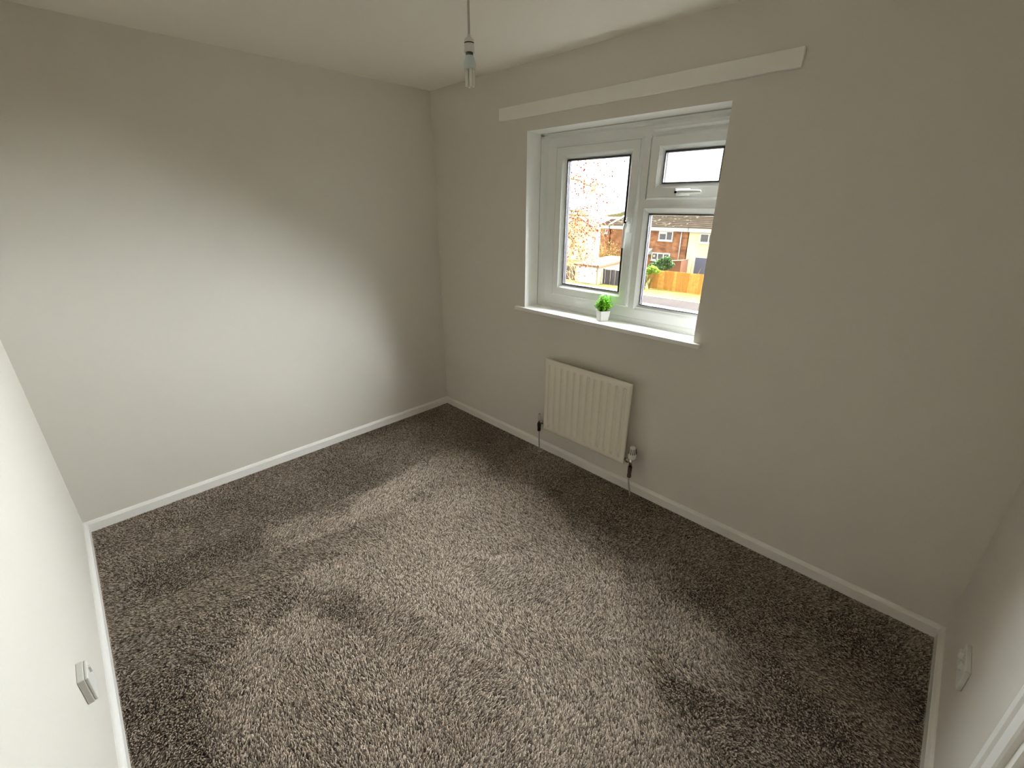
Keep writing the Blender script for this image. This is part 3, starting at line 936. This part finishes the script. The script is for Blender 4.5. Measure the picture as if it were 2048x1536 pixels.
# ---------------------------------------------------------------- plants outdoors
def leaf_card(bm, p, s, nrm=None):
    """a small folded leaf: two facets with real angle between them"""
    q = Matrix.Rotation(random.uniform(0, 6.28), 3, 'Z') @ Matrix.Rotation(random.uniform(-1.3, 1.3), 3, 'X') @ Matrix.Rotation(random.uniform(-.8, .8), 3, 'Y')
    pts = [Vector((0, 0, 0)), Vector((s*.42, s*.45, s*.16)), Vector((0, s*1.05, 0)), Vector((-s*.42, s*.45, s*.16)), Vector((0, s*.5, -.02*s))]
    vs = [bm.verts.new(Vector(p)+q @ a) for a in pts]
    bm.faces.new((vs[0], vs[1], vs[4]))
    bm.faces.new((vs[1], vs[2], vs[4]))
    bm.faces.new((vs[2], vs[3], vs[4]))
    bm.faces.new((vs[3], vs[0], vs[4]))

# autumn tree about 12 m away, trunk just left of the casement
tr = thing('autumn_tree', P(-11.6, 12.2, GR), 'nearly bare weeping tree with red-brown leaves and yellow twigs at the left of the casement', 'tree')
TY = 12.2
def tp(x, z, dy=0): return P(x*TY, TY+dy, z*TY)
obj('trunk', tube(B(), [tp(-.98, -.60), tp(-.965, -.4, .1), tp(-.94, -.22), tp(-.93, -.08, .2), tp(-.95, .12, .3)], [.20, .17, .14, .12, .07], 10), M_bark, tr)
limbs = [
    ([(-.93, -.10), (-.86, -.05), (-.80, -.055), (-.76, -.075), (-.73, -.098), (-.715, -.13)], .055),
    ([(-.93, -.04), (-.87, .0), (-.82, -.005), (-.775, -.01), (-.74, -.022), (-.715, -.045)], .04),
    ([(-.93, .02), (-.87, .06), (-.82, .07), (-.775, .062), (-.735, .05), (-.705, .03)], .035),
    ([(-.94, .08), (-.88, .13), (-.83, .15), (-.79, .145), (-.76, .13)], .03),
    ([(-.94, -.16), (-.87, -.12), (-.82, -.115), (-.79, -.14), (-.775, -.19)], .035),
    ([(-.92, -.06), (-.85, -.03), (-.79, -.035), (-.75, -.05), (-.71, -.075)], .03),
]
twpts = []
for k, (pl, r0) in enumerate(limbs):
    dys = [random.uniform(-.5, .5) for _ in pl]
    P3 = [tp(a, b, dy) for (a, b), dy in zip(pl, dys)]
    # refine
    fine = []
    for a, b in zip(P3, P3[1:]):
        for t in (0, .33, .66):
            v_ = Vector(a).lerp(Vector(b), t)+Vector([random.uniform(-.05, .05) for _ in range(3)])
            fine.append(v_)
    fine.append(Vector(P3[-1]))
    n = len(fine)
    obj('limb', tube(B(), fine, [max(.008, r0*(1-i/n*.85)) for i in range(n)], 7), M_bark, tr)
    for v_ in fine[3:]:
        twpts.append(v_)
bm = B()
leafpts = []
for v_ in twpts:
    for j in range(7):
        L_ = random.uniform(.3, 1.15)
        dirv = Vector((random.uniform(-.5, .8), random.uniform(-.6, .6), random.uniform(-.2, .75)))
        pts = [v_.copy()]
        p = v_.copy()
        for s_ in range(7):
            p = p + dirv.normalized()*L_/7
            dirv.z -= .28
            pts.append(p.copy())
            if random.random() < .9: leafpts.append(p+Vector([random.uniform(-.07, .07) for _ in range(3)]))
        tube(bm, pts, [.0065-.0006*i for i in range(len(pts))], 4, False)
# long hanging whips at the lower left
for i in range(34):
    a = random.uniform(-.85, -.755)
    z0 = random.uniform(-.12, -.03)
    dy = random.uniform(-.8, .8)
    pts = []
    cur = random.uniform(-.02, .045)
    ln = random.uniform(.07, .16)
    for s_ in range(11):
        t = s_/10
        pts.append(tp(a+cur*t+.012*math.sin(t*4+i), z0-ln*t*(1.15-.3*t), dy))
        if random.random() < .22: leafpts.append(Vector(pts[-1])+Vector([random.uniform(-.05, .05) for _ in range(3)]))
    tube(bm, pts, [.010-.0007*k for k in range(11)], 4, False)
o = obj('twigs', bm, M_twig, tr)
o['kind'] = 'stuff'
bm = B()
for p in leafpts:
    if random.random() < .5:
        leaf_card(bm, p, random.uniform(.045, .08))
# sparse outer leaves against the sky
for i in range(420):
    a = -.79+.14*random.random()**1.25
    z = random.uniform(-.07, .13)
    leaf_card(bm, tp(a, z, random.uniform(-.8, .8)), random.uniform(.04, .075))
o = obj('leaves', bm, M_autumn, tr)
o['kind'] = 'stuff'

# russet bare shrub in front of the brick wall
def bush(name, cx, cy, z0, rx, rz, label, n, tw, lm, ls, twig_m, top=0.0, lobes=None):
    b = thing(name, P(cx, cy, z0), label, 'shrub')
    bm = B()
    for i in range(tw):
        a = random.uniform(-1, 1)
        hh = random.uniform(.5, 1)
        pts = [P(cx+a*rx*.25*t+a*rx*.8*t*t, cy+random.uniform(-.3, .3)*t, z0+rz*hh*(t-.15*t*t*abs(a))) for t in (0, .25, .5, .75, 1)]
        tube(bm, pts, [.03, .025, .02, .015, .008], 4, False)
    if tw:
        o = obj('branches', bm, twig_m, b)
        o['kind'] = 'stuff'
    else: bm.free()
    if n:
        bm = B()
        for i in range(n):
            if lobes:
                lx_, lz_, lr_, lrz = random.choice(lobes)
                u = Vector((random.gauss(0, 1), random.gauss(0, 1), random.gauss(0, 1))).normalized()*random.random()**.4
                p = P(lx_+u.x*lr_, cy+u.y*lr_*.7, lz_+u.z*lrz)
            else:
                u = Vector((random.gauss(0, 1), random.gauss(0, 1), random.gauss(0, 1))).normalized()*random.random()**.45
                p = P(cx+u.x*rx, cy+u.y*rx*.7, z0+rz*.5+u.z*rz*.5)
            leaf_card(bm, p, ls*random.uniform(.7, 1.2))
        o = obj('foliage', bm, lm, b)
        o['kind'] = 'stuff'
    return b
bush('bare_shrub', -29.6, 45.5, GR, 1.9, 3.6, 'tall russet bare shrub behind the garage in front of the brick wall', 900, 90, M_shrub, .12, M_shrub)
bush('conifer_hedge', -22.4, 42, GR, 1.8, 2.4, 'dark green wedge-shaped evergreen bush behind the orange fence', 5200, 20, M_hedge, .13, M_bark,
     lobes=[(-20.5, -4.75, .42, .28), (-20.9, -4.95, .5, .35), (-21.4, -5.25, .55, .38), (-20.2, -5.2, .5, .35), (-21.9, -5.6, .5, .4), (-20.9, -5.5, .8, .4)])
bush('climbing_shrub', -20.35, 38.72, GR, .5, 1.7, 'bright lime-green shrub spilling over the left end of the orange fence', 2600, 16, M_lime, .13, M_bark,
     lobes=[(-20.2, -5.3, .42, .24), (-19.85, -5.5, .38, .16), (-20.5, -5.5, .3, .3)])
bush('climbing_shrub', -20.75, 38.05, GR, .25, 1.5, 'narrow ivy growth in the gap between dark fence and orange fence', 1200, 8, M_hedge, .12, M_bark,
     lobes=[(-20.6, -6.0, .2, .45), (-20.55, -6.6, .16, .4)])
sp = thing('bare_sapling', P(-17.4, 41, GR), 'thin bare sapling stems standing up behind the orange fence', 'tree')
for dx, zt, lean in ((0, -4.75, 0), (.55, -5.1, .35), (-.05, -5.25, -.3), (-1.05, -5.15, .1)):
    obj('stem', tube(B(), [P(-17.6+dx, 41, -6.6), P(-17.6+dx+lean*.5, 41, -5.7), P(-17.6+dx+lean, 41.05, zt)], [.04, .03, .012], 6), M_bark, sp)

# ---------------------------------------------------------------- potted plant on the window board
ZS = 1.0135
pcx, pcy = 1.533, .056
pot = thing('potted_plant', (pcx, pcy, ZS), 'small artificial bright green bush in a square white pot on the window board', 'plant')
def sq(h, z, rr=.006, cx=pcx, cy=pcy, ang=R(-32)):
    out = []
    for sx, sy, a0 in ((1, 1, 0), (-1, 1, 90), (-1, -1, 180), (1, -1, 270)):
        for k in (0, 45, 90):
            a = R(a0+k)
            x, y = sx*(h-rr)+rr*math.cos(a), sy*(h-rr)+rr*math.sin(a)
            out.append((cx+x*math.cos(ang)-y*math.sin(ang), cy+x*math.sin(ang)+y*math.cos(ang), z))
    return out
bm = B()
levels = [(.0250, ZS), (.0270, ZS+.002), (.0330, ZS+.060), (.0335, ZS+.062), (.0315, ZS+.062), (.0300, ZS+.048)]
rings = [[bm.verts.new(p) for p in sq(h_, z_)] for h_, z_ in levels]
for a, b in zip(rings, rings[1:]):
    for k in range(12):
        bm.faces.new((a[k], a[(k+1) % 12], b[(k+1) % 12], b[k]))
bm.faces.new(rings[0])
bm.faces.new(rings[-1])
obj('pot', bm, M_pot, pot)
bm = B()
v_ = [bm.verts.new(p) for p in sq(.0296, ZS+.053)]
v2 = [bm.verts.new(p) for p in sq(.0290, ZS+.049)]
bm.faces.new(v_)
bm.faces.new(v2)
for k in range(12):
    bm.faces.new((v_[k], v_[(k+1) % 12], v2[(k+1) % 12], v2[k]))
obj('soil', bm, M_soil, pot)
bs = B()
bl_, bd = B(), B()
for i in range(90):
    u = Vector((random.gauss(0, 1), random.gauss(0, 1), abs(random.gauss(.25, .8)))).normalized()
    rz_ = random.uniform(.75, 1.18)
    tip = Vector((pcx+.006+u.x*.050*rz_, pcy-.004+u.y*.040*rz_, ZS+.074+u.z*.082*rz_))
    if tip.y > FY-.018: tip.y = FY-.018-random.uniform(0, .01)
    base = Vector((pcx+u.x*.006, pcy+u.y*.006, ZS+.048))
    mid = base.lerp(tip, .5)+Vector((0, 0, .008))
    tube(bs, [base, mid, tip], [.0011, .0009, .0006], 5, False)
    for j in range(16):
        t = .3+.7*j/15
        p = base.lerp(mid, t*2) if t < .5 else mid.lerp(tip, t*2-1)
        p = p+Vector([random.uniform(-.006, .006) for _ in range(3)])
        if p.y > FY-.014: continue
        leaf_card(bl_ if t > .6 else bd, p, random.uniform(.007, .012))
obj('stems', bs, M_leafd, pot)['kind'] = 'stuff'
obj('leaves', bl_, M_leafg, pot)['kind'] = 'stuff'
obj('inner_leaves', bd, M_leafd, pot)['kind'] = 'stuff'
